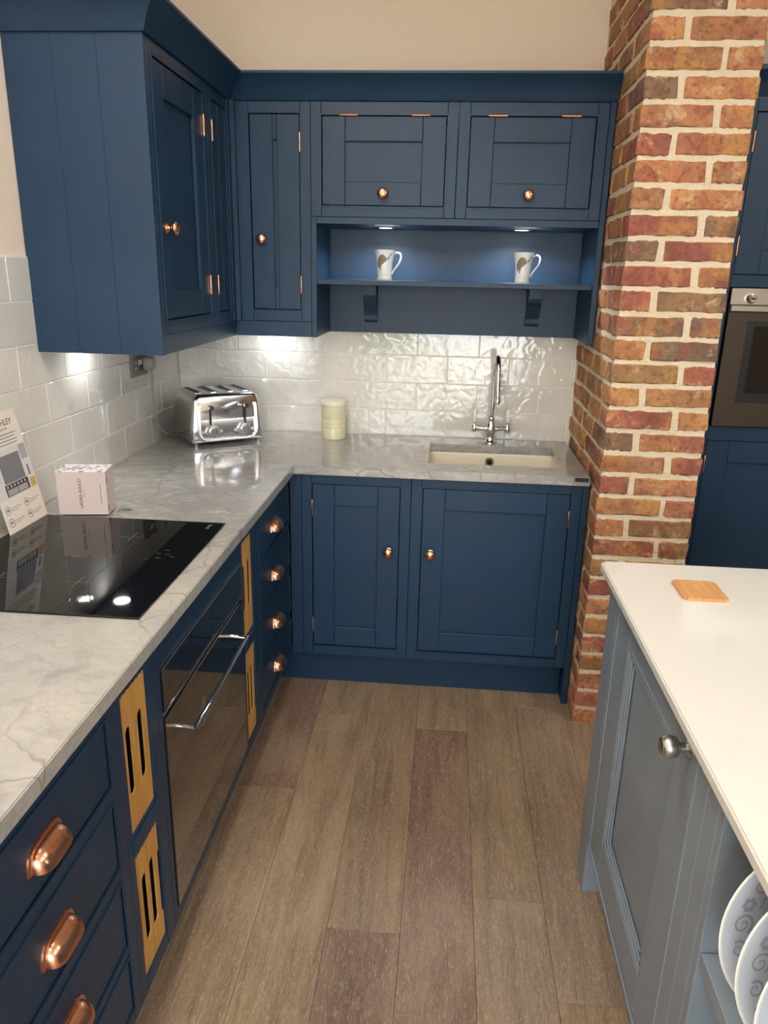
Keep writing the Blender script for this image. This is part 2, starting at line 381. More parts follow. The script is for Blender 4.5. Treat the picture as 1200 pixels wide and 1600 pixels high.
# ceiling light panels
pan = [(x, y) for x in (.10, 2.45) for y in (-1.45, -2.9, -4.2)]
PN = {(.10, -1.45): 'square ceiling light panel above the floor before the sink', (.10, -2.9): 'square ceiling light panel above the hob aisle', (.10, -4.2): 'square ceiling light panel nearest the glazed door',
      (2.45, -1.45): 'square ceiling light panel before the tall oven cabinet', (2.45, -2.9): 'square ceiling light panel right of the island', (2.45, -4.2): 'square ceiling light panel right of the glazed door'}
for x, y in pan:
    t = thing('ceiling_light', PN[(x, y)], 'light', (x, y, CEIL), group='ceiling light panels')
    f = MB(); a, b = .30, .275
    f.box(-a, -b, -a, a, -.012, 0).box(b, a, -a, a, -.012, 0).box(-b, b, -a, -b, -.012, 0).box(-b, b, b, a, -.012, 0); f.build('frame', 'frame_white', t)
    MB().box(-b, b, -b, b, -.006, 0).build('diffuser', 'panel_glow', t)
    area_lamp('panel_lamp', (0, 0, -.014), .55, PANEL_W, WARM, t)

# ------------------------------------------------------------------ wall tiles
ZR = [.906, 1.014, 1.127, 1.240, 1.353, 1.467, 1.580]; J = .0015
tm = {}
def tile(parent, loc, w_, h_, rz):
    key = (round(w_, 3), round(h_, 3))
    if key not in tm: tm[key] = MB().box(-w_/2, w_/2, 0, .006, 0, h_, .0016).mesh('tile', 'tile')
    return link('tile', tm[key], parent, loc, rz)
def tile_row(axis, a0, a1, z0, z1, phase, pitch, parent):
    k = math.ceil((a0-phase)/pitch); cuts = [a0]
    while phase+k*pitch < a1: cuts.append(phase+k*pitch); k += 1
    cuts.append(a1)
    for p, q in zip(cuts, cuts[1:]):
        if q-p < .012: continue
        if axis == 'x': tile(parent, ((p+q)/2, YB, z0+J), q-p-2*J, z1-z0-2*J, 0)
        else: tile(parent, (XL, (p+q)/2, z0+J), q-p-2*J, z1-z0-2*J, PI/2)
for r in range(4): tile_row('x', XL+.001, PX0-.002, ZR[r], ZR[r+1], .022 if r % 2 == 0 else .148, .2515, wb)
for r in range(6): tile_row('y', -2.6, YB-.001 if r < 4 else -.47, ZR[r], ZR[r+1], .007 if r % 2 == 0 else -.121, .2475, wl)
MB().box(XL, PX0, YB+.0015, YB+.006, .87, 1.355).build('grout', 'grout', wb)
g = MB().box(XL-.006, XL-.0015, -2.6, YB, .87, 1.355); g.box(XL-.006, XL-.0015, -2.6, -.47, 1.355, 1.583); g.build('grout', 'grout', wl)

# ------------------------------------------------------------------ brick pillar
pil = MB().box(PX0+.004, PX1-.004, PY0+.004, YB2, 0, CEIL)
pil = tag(pil.build('brick_pillar', 'mortar'), 'mottled orange brick pillar with thick cream mortar beside the sink run', 'pillar')
CH, CO = .0732, .0651; BH = .0575
def brick_mesh(L, D, seed):
    rnd = random.Random(seed); bm = bmesh.new(); bmesh.ops.create_cube(bm, size=1)
    for p in bm.verts: p.co = Vector((p.co.x*L, p.co.y*D, p.co.z*BH))
    lx = [e for e in bm.edges if abs((e.verts[0].co-e.verts[1].co).x) > L*.9]; bmesh.ops.subdivide_edges(bm, edges=lx, cuts=7)
    ly = [e for e in bm.edges if abs((e.verts[0].co-e.verts[1].co).y) > D*.9 and abs(abs(e.verts[0].co.x)-L/2) < 1e-5]
    bmesh.ops.subdivide_edges(bm, edges=ly, cuts=2)
    ed = [e for e in bm.edges if len(e.link_faces) == 2 and e.calc_face_angle(0) > 1]
    bmesh.ops.bevel(bm, geom=ed, offset=.0035, segments=1, affect='EDGES')
    for p in bm.verts:
        p.co.x += rnd.uniform(-.003, .003); p.co.y += rnd.uniform(-.0014, .0014); p.co.z += rnd.uniform(-.0028, .0028)
    me = bpy.data.meshes.new('brick'); bm.to_mesh(me); bm.free(); me.materials.append(MAT['brick'])
    for p in me.polygons: p.use_smooth = True
    me.set_sharp_from_angle(angle=math.radians(30)); return me
LS, SS, DP = .2035, .094, .094                      # stretcher, header, brick depth
BV = {(L, D): [brick_mesh(L, D, 31*k+int(L*1e4)+int(D*1e3)) for k in range(4)] for L, D in ((LS, DP), (SS, LS), (DP, LS))}
BC = [srgb(198, 138, 92), srgb(190, 126, 88), srgb(170, 102, 82), srgb(192, 142, 88), srgb(152, 118, 88), srgb(138, 110, 88), srgb(178, 110, 86), srgb(170, 132, 84), srgb(202, 144, 98)]
def brick(L, D, cx, cy, cz):
    o = link('brick', random.choice(BV[(L, D)]), pil, (cx, cy, cz+random.uniform(-.0015, .0015)), random.choice((0, PI)))
    q = random.uniform(.9, 1.08); o.color = tuple(c*q for c in random.choice(BC)[:3])+(1,)
for k in range(-1, 35):
    z = CO+CH*k+CH/2; j = lambda: random.uniform(-.0018, .0018)
    if z+BH/2 > CEIL: break
    fx0, fx1, fy = PX0, PX1, PY0
    if k % 2 == 0:                                 # long brick left, header right
        brick(LS, DP, fx0+LS/2+j(), fy+DP/2+j(), z); brick(SS, LS, fx1-SS/2+j(), fy+LS/2+j(), z)
        y = fy+DP+.0195
        while y+.05 < YB: brick(DP, LS, fx0+DP/2+j(), y+LS/2+j(), z); y += LS+.0215
        y = fy+LS+.0195
    else:
        brick(SS, LS, fx0+SS/2+j(), fy+LS/2+j(), z); brick(LS, DP, fx1-LS/2+j(), fy+DP/2+j(), z)
        y = fy+LS+.0195
        while y+.05 < YB: brick(DP, LS, fx0+DP/2+j(), y+LS/2+j(), z); y += LS+.0215
        y = fy+DP+.0195
    while y+.25 < YB2: brick(DP, LS, fx1-DP/2+j(), y+LS/2+j(), z); y += LS+.0215

# ------------------------------------------------------------------ cabinet kit (front plane at local y = 0, facing -y)
def knob_mesh(mat='copper', s=1.0):
    pr = [(.0, 0), (.0135, 0), (.0138, .0025), (.0115, .0045), (.0072, .008), (.0060, .013), (.0075, .017), (.0125, .0195), (.0168, .0225), (.0182, .0262), (.0176, .0300), (.0145, .0335), (.0090, .0358), (.0, .0366)]
    return MB().lathe([(r*s, h*s) for r, h in pr], ax='-y', n=24).mesh('knob', mat, angle=50)
KNOB = knob_mesh()
def hinge_mesh(vertical):
    mb = MB()
    if vertical:
        mb.lathe([(0, -.031), (.0026, -.031), (.0032, -.029), (.0032, .029), (.0026, .031), (0, .031)], (0, -.0025, 0), 'z', 10).box(-.003, .003, -.0028, .0006, -.028, .028)
    else:
        mb.lathe([(0, -.031), (.0036, -.031), (.0036, .031), (0, .031)], (0, -.0025, 0), 'x', 10).box(-.028, .028, -.0028, .0006, -.003, .003)
    return mb.mesh('hinge', 'copper')
HV, HH = hinge_mesh(True), hinge_mesh(False)
def cup_mesh():
    a, p, h = .0435, .028, .032; n, q = 24, 8; mb = MB(); mb.sm = True
    prof = lambda s: max(1-abs(s)**4.5, 0)**(1/2.4)
    for sc_ in (1.0, .93):
        vs = []; fs = []
        for i in range(n+1):
            s = math.sin(-PI/2+PI*i/n); k = prof(s)
            for jx in range(q+1):
                th = PI/2*jx/q; vs.append((a*s*sc_, -.0015-p*math.sin(th)*k*sc_, h*math.cos(th)*k*sc_-.013))
        for i in range(n):
            for jx in range(q): fs.append((i*(q+1)+jx, (i+1)*(q+1)+jx, (i+1)*(q+1)+jx+1, i*(q+1)+jx+1))
        mb.add(vs, fs)
    vs = []; fs = []; o = []                           # rolled flange against the drawer
    for i in range(n+1):
        s = math.sin(-PI/2+PI*i/n); k = prof(s); x, z = a*s, h*k-.013
        d = Vector((x*.6, z+.013+.012)).normalized() if i not in (0, n) else Vector((math.copysign(1, s), -.1)).normalized()
        for (e, y) in ((-.0015, 0), (-.0015, -.0032), (.0028, -.0046), (.0058, -.0036), (.0062, 0)):
            vs.append((x+d.x*e, y, z+d.y*e))
    for i in range(n):
        for jx in range(4): fs.append((i*5+jx, (i+1)*5+jx, (i+1)*5+jx+1, i*5+jx+1))
    mb.add(vs, fs); return mb.mesh('cup_handle', 'copper', angle=55)
CUP = cup_mesh()

def cabinet(name, label, loc, rz, W, Hh, depth, st=.036, rt=.036, rb=.038, mids=(), mat='blue', carcass=True, stR=None, cat='cabinet', front=True):
    """face frame + carcass. loc is the lower left front corner; mids = ((z0, z1), ...) middle rails"""
    t = thing(name, label, cat, loc, rz); sr = st if stR is None else stR
    bb = .0016; mh = mat+'_h' if mat == 'blue' else mat+'_v'
    for a, b in ((0, st), (W-sr, W)): MB().box(a, b, 0, .022, 0, Hh, bb).build('frame_stile', mat+'_v', t)
    for a, b in ((Hh-rt, Hh), (0, rb))+tuple(mids): MB().box(st, W-sr, .0004, .022, a, b, bb).build('frame_rail', mh, t)
    if carcass:
        rc = lambda e: [(e, e), (W-e, e), (W-e, Hh-e), (e, Hh-e)]
        MB().plate(rc(0), [rc(.016)], lambda u, v_, d: (u, d, v_), .022, depth).build('carcass', mat+'_flat' if mat == 'blue' else mat+'_v', t)
    return t
def bead(t, x0, x1, z0, z1, mat='blue_v', wd=.0055):
    rc = lambda e: [(x0-e, z0-e), (x1+e, z0-e), (x1+e, z1+e), (x0-e, z1+e)]
    MB().plate(rc(wd), [rc(0)], lambda u, v_, d: (u, d, v_), -.0022, .004).build('bead', mat, t)
def door(t, x0, x1, z0, z1, st=.079, rt=.079, rb=.077, knob=None, hinges=(), hv=True, mat='blue', kmesh=None, bd=True):
    if bd: bead(t, x0, x1, z0, z1, mat+'_v')
    g = .0026 if mat == 'blue' else .0012; a0, a1, b0, b1 = x0+g, x1-g, z0+g, z1-g; q = .0018
    d = MB().box(a0+.0006, a1-.0006, .0135, .022, b0+.0006, b1-.0006).build('door', mat+'_v', t)
    for u in (a0, a1-st): MB().box(u, u+st, .0015, .0134, b0, b1, q).build('stile', mat+'_v', d)
    for u, v_ in ((b1-rt, b1), (b0, b0+rb)): MB().box(a0+st, a1-st, .0019, .0134, u, v_, q).build('rail', 'blue_h' if mat == 'blue' else mat+'_v', d)
    if knob: link('knob', kmesh or KNOB, d, (knob[0], .0015, knob[1]))
    for hx, hz in hinges: link('hinge', HV if hv else HH, d, (hx, 0, hz))
    return d
def drawer(t, x0, x1, z0, z1, cup=None):
    bead(t, x0, x1, z0, z1, 'blue_v', .005)
    g = .002; d = MB().box(x0+g, x1-g, .0015, .022, z0+g, z1-g, .0012).build('drawer', 'blue_h', t)
    if cup: link('cup_handle', CUP, d, (cup[0], .0015, cup[1]))
    return d

# ------------------------------------------------------------------ base units, back run (front y = .025)
Z0, Z1 = .152, .870; HB = Z1-Z0; FY = .025
t = cabinet('base_cabinet', 'narrow blue base cabinet with one door, left of the sink cabinet', (.020, FY, Z0), 0, .396, HB, .55)
door(t, .037, .359, .038, .684, knob=(.3195, .437), hinges=((.0385, .592), (.0385, .127)))
MB().box(-.043, -.001, .0, .03, 0, HB, .001).build('corner_post', 'blue_v', t)
t = cabinet('base_cabinet', 'wide blue base cabinet with one door under the sink', (.417, FY, Z0), 0, .598, HB, .55, carcass=False)
door(t, .0395, .561, .038, .684, knob=(.0755, .437), hinges=((.5585, .592), (.5585, .127)))
for a, b in ((0, .018), (.58, .598)): MB().box(a, b, .022, .55, 0, .5).build('carcass_side', 'blue_flat', t)
MB().box(.018, .58, .022, .55, 0, .018).build('carcass_bottom', 'blue_flat', t)
MB().box(.599, .620, 0, .565, -Z0, HB, .001).build('end_panel', 'blue_v', t)
tag(MB().box(-.075, 1.014, .094, .112, 0, .1515, .001).build('plinth', 'blue_h'), 'blue plinth board along the floor below the sink cabinet', 'plinth')

# ------------------------------------------------------------------ base units, left run (front x = -.025)
FX = -.025; RL = PI/2
def left(y0): return (FX, y0, Z0)
zd = [(.827, .697), (.660, .523), (.486, .343), (.312, .188)]
def drawer_unit(label, y0, W, s0, s1, handles, cy):
    mids = [(zd[k+1][0]-Z0, zd[k][1]-Z0) for k in range(3)]
    t = cabinet('drawer_cabinet', label, left(y0), RL, W, HB, .56, st=s0, stR=s1, rt=Z1-.827, rb=.188-Z0, mids=mids)
    for k, (a, b) in enumerate(zd): drawer(t, s0, W-s1, b-Z0, a-Z0, (cy, (a+b)/2-Z0-.004))
    return t
drawer_unit('blue four-drawer base cabinet in the corner beside the narrow door', -.4745, .4735, .036, .003, 4, .2535)
drawer_unit('blue drawer cabinet closest to the viewer with big copper cup pulls', -2.035, .582, .105, .036, 4, .335)
def tray_unit(label, y0, W, s0, s1):
    t = cabinet('tray_cabinet', label, left(y0), RL, W, HB, .56, st=s0, stR=s1, rt=Z1-.832, rb=.188-Z0, mids=((.486-Z0, .536-Z0),))
    MB().box(s0-.004, W-s1+.004, -.004, .006, .493-Z0, .529-Z0, .002).build('rail_moulding', 'blue_h', t)
    MB().box(.0181, W-.0181, .025, .55, .504-Z0, .518-Z0).build('inner_shelf', 'blue_flat', t)
    return t
tray_unit('slim blue open cabinet between the corner drawers and the oven', -.6445, .1695, .022, .040)
tray_unit('slim blue open cabinet between the oven and the nearest drawers', -1.4525, .1835, .025, .042)
# wooden boards stored upright in the slim cabinets
def board(yc, wd, z0, z1, slots, notch, label, set_back):
    t = thing('wooden_board', label, 'board', (FX-set_back, yc, z0), RL, 'oak boards in the slim cabinets'); hh = z1-z0
    out = [(-wd/2, 0), (wd/2, 0)]
    if notch == 'r': out += [(wd/2, .062), (wd/2-.007, .068), (wd/2-.007, .215), (wd/2, .221)]
    out += [(wd/2, hh), (-wd/2, hh)]
    if notch == 'l': out += [(-wd/2, .224), (-wd/2+.007, .218), (-wd/2+.007, .066), (-wd/2, .060)]
    MB().plate(out, [stadium(c, zc, .0118, hs, 8) for c, zc, hs in slots], lambda u, v, d: (u, d, v), 0, .0032).build('front', 'oak', t)
    MB().box(-wd/2, wd/2, .14, .42, 0, hh).build('body', 'oak', t)
    s = MB()
    for k in range(3): s.box(-wd/2+.006+k*.017, -wd/2+.012+k*.017, -.0004, .002, hh-.003, hh-.0005)
    s.build('dovetail', 'mug_brown', t)
for yc, wh in ((-1.3697, 'slim cabinet nearest the viewer'), (-.5680, 'slim cabinet beside the corner drawers')):
    W = .113 if yc < -1 else .104
    board(yc-W/4, W/2-.0022, .537, .830, [(-.002, .149, .072)], None, 'left oak board in the upper slot of the '+wh, .004)
    board(yc+W/4, W/2-.0022, .537, .830, [(-.004, .150, .074)], None, 'right oak board in the upper slot of the '+wh, .004)
    board(yc-W/4, W/2-.0022, .189, .480, [(.008, .147, .080)], 'l', 'left oak board in the lower slot of the '+wh, .004)
    board(yc+W/4, W/2-.0022, .189, .480, [(-.010, .149, .082)], 'r', 'right oak board in the lower slot of the '+wh, .004)
# oven housing + oven
t = cabinet('oven_housing', 'blue housing around the built-in oven under the hob', left(-1.2685), RL, .6235, HB, .56, st=.0225, stR=.0015, rt=Z1-.7865, rb=.1875-Z0)
t = thing('built_in_oven', 'black glass built-in oven under the hob with a chrome bar handle', 'oven', (FX, -.9455, .1885), RL); oh = .5965
MB().box(-.286, .280, .0235, .54, .003, oh-.003).build('body', 'black', t)
cp = MB().box(-.298, .298, -.003, .020, .498, oh-.001, .0015).build('control_panel', 'oven_glass', t)
dr = MB().box(-.298, .298, -.003, .020, .001, .486, .0015).build('door', 'oven_glass', t)
MB().box(-.297, .297, .004, .020, .4865, .4975).build('vent_slot', 'dark_steel', t)
MB().box(-.298, .298, -.0036, .004, oh-.0009, oh+.0005).build('trim', 'steel', t)
MB().box(-.298, .298, -.0038, -.0029, .498, .4992).build('trim', 'steel', cp)
hb = MB().tube([(-.246, -.046, .430), (.185, -.046, .430)], .006, 14).build('handle', 'chrome', dr)
for hx in (-.241, .180): MB().tube([(hx, -.002, .433), (hx, -.046, .430)], .0052, 12).build('handle_bracket', 'chrome', dr)
lg = MB()
for a in ([(-.02, 0), (-.012, .03), (-.004, .052), (.006, .058), (.012, .05), (.006, .036), (-.004, .03), (.004, .022), (.012, .006), (.016, -.004)], [(-.024, -.004), (-.010, -.006), (.004, .002)]):
    lg.tube([(x*.9-.065, -.0034, .33+z*1.1) for x, z in a], .0006, 6)
lg.build('emblem', 'etched', dr)
tag(MB().box(-.108, -.090, -2.60, .093, 0, .1515, .001).build('plinth', 'blue_h'), 'blue plinth board along the floor below the oven and drawers', 'plinth')

# ------------------------------------------------------------------ worktop with sink cut-out
gx = [XL, 0, .470, .955, 1.033]; gy = [-2.62, 0, .115, .450, YB]
bm = bmesh.new(); vd = {}
def gv(i, j):
    if (i, j) not in vd: vd[(i, j)] = bm.verts.new((gx[i], gy[j], .873))
    return vd[(i, j)]
for i in range(4):
    for j in range(4):
        if (i == 0 or j > 0) and not (i == 2 and j == 2): bm.faces.new((gv(i, j), gv(i+1, j), gv(i+1, j+1), gv(i, j+1)))
ext = bmesh.ops.extrude_face_region(bm, geom=bm.faces[:])
bmesh.ops.translate(bm, verts=[e for e in ext['geom'] if isinstance(e, bmesh.types.BMVert)], vec=(0, 0, H-.873))
bmesh.ops.recalc_face_normals(bm, faces=bm.faces[:])
ed = [e for e in bm.edges if len(e.link_faces) == 2 and e.calc_face_angle(0) > 1]
bmesh.ops.bevel(bm, geom=ed, offset=.0022, segments=2, affect='EDGES')
wt = tag(MB().bm(bm).build('worktop', 'marble'), 'grey veined marble worktop running in an L from hob to sink', 'worktop')
mp = MB().box(.977, 1.029, -.0012, .0003, .8865, .9045, .0004).build('maker_plate', 'steel', wt); mp['label'] = 'small black and silver maker plate'
MB().box(.981, 1.0265, -.0016, -.0010, .8895, .9025).build('plate_face', 'black', mp)

# ------------------------------------------------------------------ undermount sink
t = thing('sink', 'cream rectangular undermounted sink in the marble worktop', 'sink', (.7125, .2825, .685))
wx, wy, hz = .2485, .1735, .1875; bmn = MB(); bmn.sm = True
rings = []
for (ex, r, z) in ((.012, .03, hz), (0, .03, hz), (-.002, .03, hz-.008), (-.004, .04, .03), (-.02, .05, .010), (-.06, .05, .004)):
    rings.append([(x, y, z) for x, y in rrect(-wx-ex, wx+ex, -wy-ex, wy+ex, max(r, .01), 5)])
out = [[(x, y, z) for x, y in rrect(-wx-.012, wx+.012, -wy-.012, wy+.012, .03, 5)] for z in (hz, -.008)]
rr = out[::-1]+rings; n = len(rr[0])
fs = [(i*n+k, i*n+(k+1) % n, (i+1)*n+(k+1) % n, (i+1)*n+k) for i in range(len(rr)-1) for k in range(n)]
fs += [tuple((len(rr)-1)*n+k for k in range(n)), tuple(range(n))[::-1]]
bmn.add([p for r in rr for p in r], fs).build('bowl', 'sink_ceramic', t, angle=60)
ov = MB().lathe([(.0, .002), (.012, .002), (.0125, .0045), (.017, .005), (.019, .003), (.019, 0)], (0, .1715, .151), '-y', 24).build('overflow', 'chrome', t)
MB().lathe([(0, .0046), (.0105, .0046), (.0115, .0020)], (0, .1715, .151), '-y', 20).build('overflow_hole', 'black', ov)
MB().lathe([(0, .008), (.02, .007), (.042, .006), (.045, .0045)], (0, 0, 0), 'z', 24).build('drain', 'chrome', t)

# ------------------------------------------------------------------ tap
t = thing('tap', 'chrome swan-neck mixer tap with two white lever handles behind the sink', 'tap', (.713, .515, H))
MB().lathe([(0, 0), (.027, 0), (.027, .005), (.0215, .009), (.0185, .016), (.0165, .030), (.020, .040), (.0225, .052), (.021, .066), (.016, .078), (.0125, .092), (.0145, .098), (.0145, .106), (.0105, .110), (0, .110)], n=28).build('body', 'chrome', t, angle=50)
sp = [(0, 0, .10), (.002, 0, .20), (.003, -.003, .27)]
for k in range(1, 13):
    a = PI*k/12*1.02; sp.append((.003+.006*k/12, -.0575+.0545*math.cos(a), .295+.056*math.sin(a)))
sp += [(.011, -.113, .235), (.012, -.114, .192)]
so = MB().tube(sp, [.0105]*2+[.0098]*(len(sp)-2), 14).build('spout', 'chrome', t)
MB().lathe([(0, 0), (.0085, 0), (.0085, .006), (.0125, .010), (.0135, .017), (.0115, .023), (0, .023)], (.012, -.1143, .172), 'z', 18).build('nozzle', 'chrome', so)
for s in (-1, 1):
    lv = MB().tube([(s*.012, 0, .056), (s*.030, 0, .058), (s*.048, 0, .060), (s*.060, 0, .061)], [.013, .0095, .0085, .0075], 14).build('lever', 'chrome', t)
    MB().lathe([(0, .042), (.010, .044), (.0125, .052), (.0125, .064), (.008, .072), (.0055, .078), (.0075, .084), (0, .084)], (s*.067, 0, 0), 'z', 18).build('lever_hub', 'chrome', lv)
    MB().lathe([(0, .083), (.0058, .083), (.0066, .100), (.0080, .128), (.0074, .133), (0, .133)], (s*.067, 0, 0), 'z', 18).build('handle', 'porcelain', lv)
    MB().lathe([(.0, .1325), (.0045, .1325), (.004, .137), (0, .138)], (s*.067, 0, 0), 'z', 12).build('handle_cap', 'chrome', lv)

# ------------------------------------------------------------------ hob
t = thing('induction_hob', 'black glass induction hob set into the marble worktop', 'hob', (-.309, -.968, H))
MB().box(-.2575, .2575, -.2945, .2945, .0004, .005, .0012).build('glass', 'black_glass', t)
mk = MB()
for x, y in ((.175, .02), (.19, .045), (.165, .05), (.205, .03), (.18, .072), (.15, .01)): mk.box(x-.006, x+.006, y-.001, y+.001, .0050, .0052)
mk.build('touch_controls', 'hob_mark', t)
for x, y in ((-.12, .15), (.06, .15), (-.12, -.14), (.06, -.14)):
    mk = MB()
    for dx, dy in ((.03, 0), (0, .03)): mk.box(x-dx-.001, x+dx+.001, y-dy-.0008, y+dy+.0008, .0050, .0052)
    mk.build('zone_mark', 'hob_mark', t)
lettering('smeg', .018, 'etched', t, Matrix.Translation((.222, .256, .0051)) @ Matrix.Rotation(PI/2, 4, 'Z'))

# ------------------------------------------------------------------ wall cabinets
UB, U2, UT = 1.330, 1.384, 2.108; HU = UT-U2
UX, UY, UE = -.256, .249, -.508
t = cabinet('wall_cabinet', 'wide blue wall cabinet on the left wall with plank end panel', (UX, -.487, U2), RL, .473, HU, .360, st=.028, stR=.040, rt=.037, rb=.036)
door(t, .028, .432, .037, .687, knob=(.066, .280), hinges=((.433, .596), (.433, .127)))
for a, b in ((XL-.004, -.4912), (-.4908, -.3752), (-.3748, UX)):          # three planks of the end panel (local x -> -y side)
    MB().box(-.021, -.0005, UX-b, UX-a, UB-U2, HU, .0007).build('plank', 'blue_v', t)
t = cabinet('wall_cabinet', 'narrow blue wall cabinet in the corner on the left wall', (UX, -.013, U2), RL, .214, HU, .360, st=.040, stR=.024, rt=.037, rb=.038)
door(t, .040, .190, .038, .687, st=.067, hinges=((.042, .596), (.042, .127)))
MB().box(.215, .2615, -.004, .016, 0, HU, .001).build('corner_post', 'blue_v', t)
MB().box(.240, .2605, -.021, -.0045, 0, HU, .001).build('corner_fillet', 'blue_v', t)
MB().box(.2625, .2780, .0, -.028, 0, HU).build('scribe', 'blue_v', t)
t = cabinet('wall_cabinet', 'tall narrow blue wall cabinet with one door on the back wall', (-.2285, UY, U2), 0, .2505, HU, .345, st=.036, rt=.036, rb=.038)
door(t, .0365, .2145, .040, .687, knob=(.0755, .283), hinges=((.2135, .598), (.2135, .129)))
for x0, x1, lab, kx, hs in ((.0225, .5245, 'blue flip-up wall cabinet beside the tall narrow one', .2525, (.1315, .3755)), (.5255, 1.0175, 'blue flip-up wall cabinet next to the brick pillar', .2465, (.1285, .3695))):
    t = cabinet('flip_up_cabinet', lab, (x0, UY, 1.745), 0, x1-x0, .363, .345, st=.037, rt=.040, rb=.036)
    door(t, .0375, x1-x0-.0375, .036, .321, st=.079, rt=.077, rb=.076, knob=(kx, .077), hinges=[(q, .3215) for q in hs], hv=False)
# shelf unit below the flip-up cabinets
t = thing('shelf_unit', 'open blue shelf unit with two mugs and downlights', 'shelf', (.0225, UY, UB)); SW = .995
MB().box(0, .019, 0, .345, 0, .4145, .001).build('side_panel', 'blue_v', t)
MB().box(SW+.001, SW+.020, -.002, .345, 0, .778, .001).build('side_panel', 'blue_v', t)
MB().box(.0195, SW, .311, .329, 0, .4145).build('back_panel', 'blue_v', t)
MB().box(.0195, SW, .0, .3105, .392, .4145, .001).build('top_board', 'blue_h', t)
MB().box(.0195, SW, .006, .3105, .187, .206, .0015).build('shelf_board', 'blue_h', t)
for x in (.187, .826):
    pr = [(.3105, .0405), (.300, .042), (.292, .052), (.290, .070), (.283, .085), (.268, .104), (.252, .120), (.240, .134), (.236, .148), (.236, .155), (.205, .155), (.205, .1865), (.3105, .1865)]
    cb = MB(); n = len(pr); x0, x1 = x-.026, x+.026
    cb.add([(x0, y, z) for y, z in pr]+[(x1, y, z) for y, z in pr], [tuple(range(n)), tuple(range(n, 2*n))[::-1]]+[(k, (k+1) % n, (k+1) % n+n, k+n) for k in range(n)])
    cb.build('corbel', 'blue_v', t)
for x, lab in ((.275-.0225, 'a'), (.770-.0225, 'b')):
    dl = MB().lathe([(.026, -.0045), (.033, -.004), (.0345, 0), (.026, 0)], (x, .135, .392), 'z', 28, cap=False).build('downlight', 'dark_steel', t)
    MB().lathe([(0, -.0035), (.026, -.0035), (.026, 0)], (x, .135, .392), 'z', 24).build('lens', 'led_glow', dl)
    area_lamp('downlight_lamp', (x, .135, .3875), .05, SHELF_W, (.95, .97, 1.0), t, 'DISK', 2.6)
# light rail, bottoms, under-cabinet lamps
t = thing('light_rail', 'blue light rail below the left and corner wall cabinets', 'light rail', (0, 0, UB))
MB().box(UX-.021, UX-.003, -.487, UY+.002, 0, .0535, .001).build('rail', 'blue_v', t)
MB().box(UX-.003, .0215, UY+.003, UY+.021, 0, .0535, .001).build('rail', 'blue_h', t)
MB().box(XL, UX-.0215, -.487, YB-.001, .022, .036).build('underside', 'blue_flat', t)
MB().box(UX-.021, .0215, UY+.0215, YB-.001, .022, .036).build('underside', 'blue_flat', t)
for x, y in ((-.548, -.275), (-.185, .515)):
    u = MB().lathe([(.027, -.006), (.033, -.005), (.034, 0), (.027, 0)], (x, y, .022), 'z', 28, cap=False).build('downlight', 'steel', t)
    MB().lathe([(0, -.0045), (.027, -.0045), (.027, 0)], (x, y, .022), 'z', 24).build('lens', 'led_glow', u)
    area_lamp('underlight_lamp', (x, y, .0165), .052, UNDER_W, (.93, .96, 1.0), t, 'DISK', 2.8)
# cornice: one swept cove moulding
def cornice():
    prof = [(-.02, 0), (.007, 0), (.009, .003), (.017, .019), (.028, .037), (.042, .054), (.057, .0685), (.060, .0705), (.060, .078), (-.02, .078)]
    #  path: wall end of the left cabinet -> outer corner -> inner corner -> pillar
    path = [((XL, UE), (0, -1)), ((UX, UE), (1, -1)), ((UX, UY), (1, -1)), ((1.0385, UY), (0, -1))]
    vs = []
    for (x, y), (nx, ny) in path:
        for d, z in prof: vs.append((x+nx*d, y+ny*d, UT+z))
    n = len(prof); fs = []
    for i in range(3):
        for k in range(n): fs.append((i*n+k, i*n+(k+1) % n, (i+1)*n+(k+1) % n, (i+1)*n+k))
    fs += [tuple(range(n)), tuple(3*n+k for k in range(n))[::-1]]
    return MB().add(vs, fs)
cm = cornice(); cm.sm = True
tag(cm.build('cornice', 'blue_h', angle=40), 'blue coved cornice along the top of the wall cabinets', 'cornice')

# ------------------------------------------------------------------ tall oven cabinet right of the pillar
TY = .17
t = cabinet('tall_cabinet', 'tall blue oven cabinet behind the brick pillar', (1.421, TY, .152), 0, .64, 1.956, .60, st=.036, rt=.037, rb=.038, mids=((.868, .918), (1.388, 1.427)))
door(t, .037, .603, 1.427, 1.918, hinges=((.039, 1.831), (.039, 1.519)))
door(t, .037, .603, .038, .867, hinges=((.039, .780), (.039, .15)))
MB().box(0, .64, .06, .58, -.152, -.001).build('plinth', 'blue_h', t)
pr = [(0, 0), (-.004, 0), (-.010, .012), (-.026, .038), (-.054, .062), (-.060, .064), (-.060, .078), (0, .078)]; n = len(pr); cb = MB()
cb.add([(-.03, y, 1.957+z) for y, z in pr]+[(.67, y, 1.957+z) for y, z in pr], [tuple(range(n)), tuple(range(n, 2*n))[::-1]]+[(k, (k+1) % n, (k+1) % n+n, k+n) for k in range(n)])
cb.build('cornice', 'blue_h', t)
t = thing('compact_oven', 'silver and black compact oven in the tall blue cabinet', 'oven', (1.741, TY, 1.0715))
MB().box(-.280, .280, .002, .5, .003, .464).build('body', 'black', t)
cp = MB().box(-.2815, .2815, -.016, .0018, .413, .4665, .0015).build('control_panel', 'steel', t)
dl = MB().lathe([(0, .024), (.010, .024), (.0125, .022), (.014, .012), (.0165, .008), (.0165, 0)], (-.2175, -.016, .433), '-y', 24).build('dial', 'chrome', cp)
MB().box(-.225, -.210, -.0405, -.0398, .430, .436).build('dial_mark', 'black', dl)
dr = MB().box(-.2815, .2815, -.016, .0018, .001, .389, .0015).build('door', 'oven_glass', t)
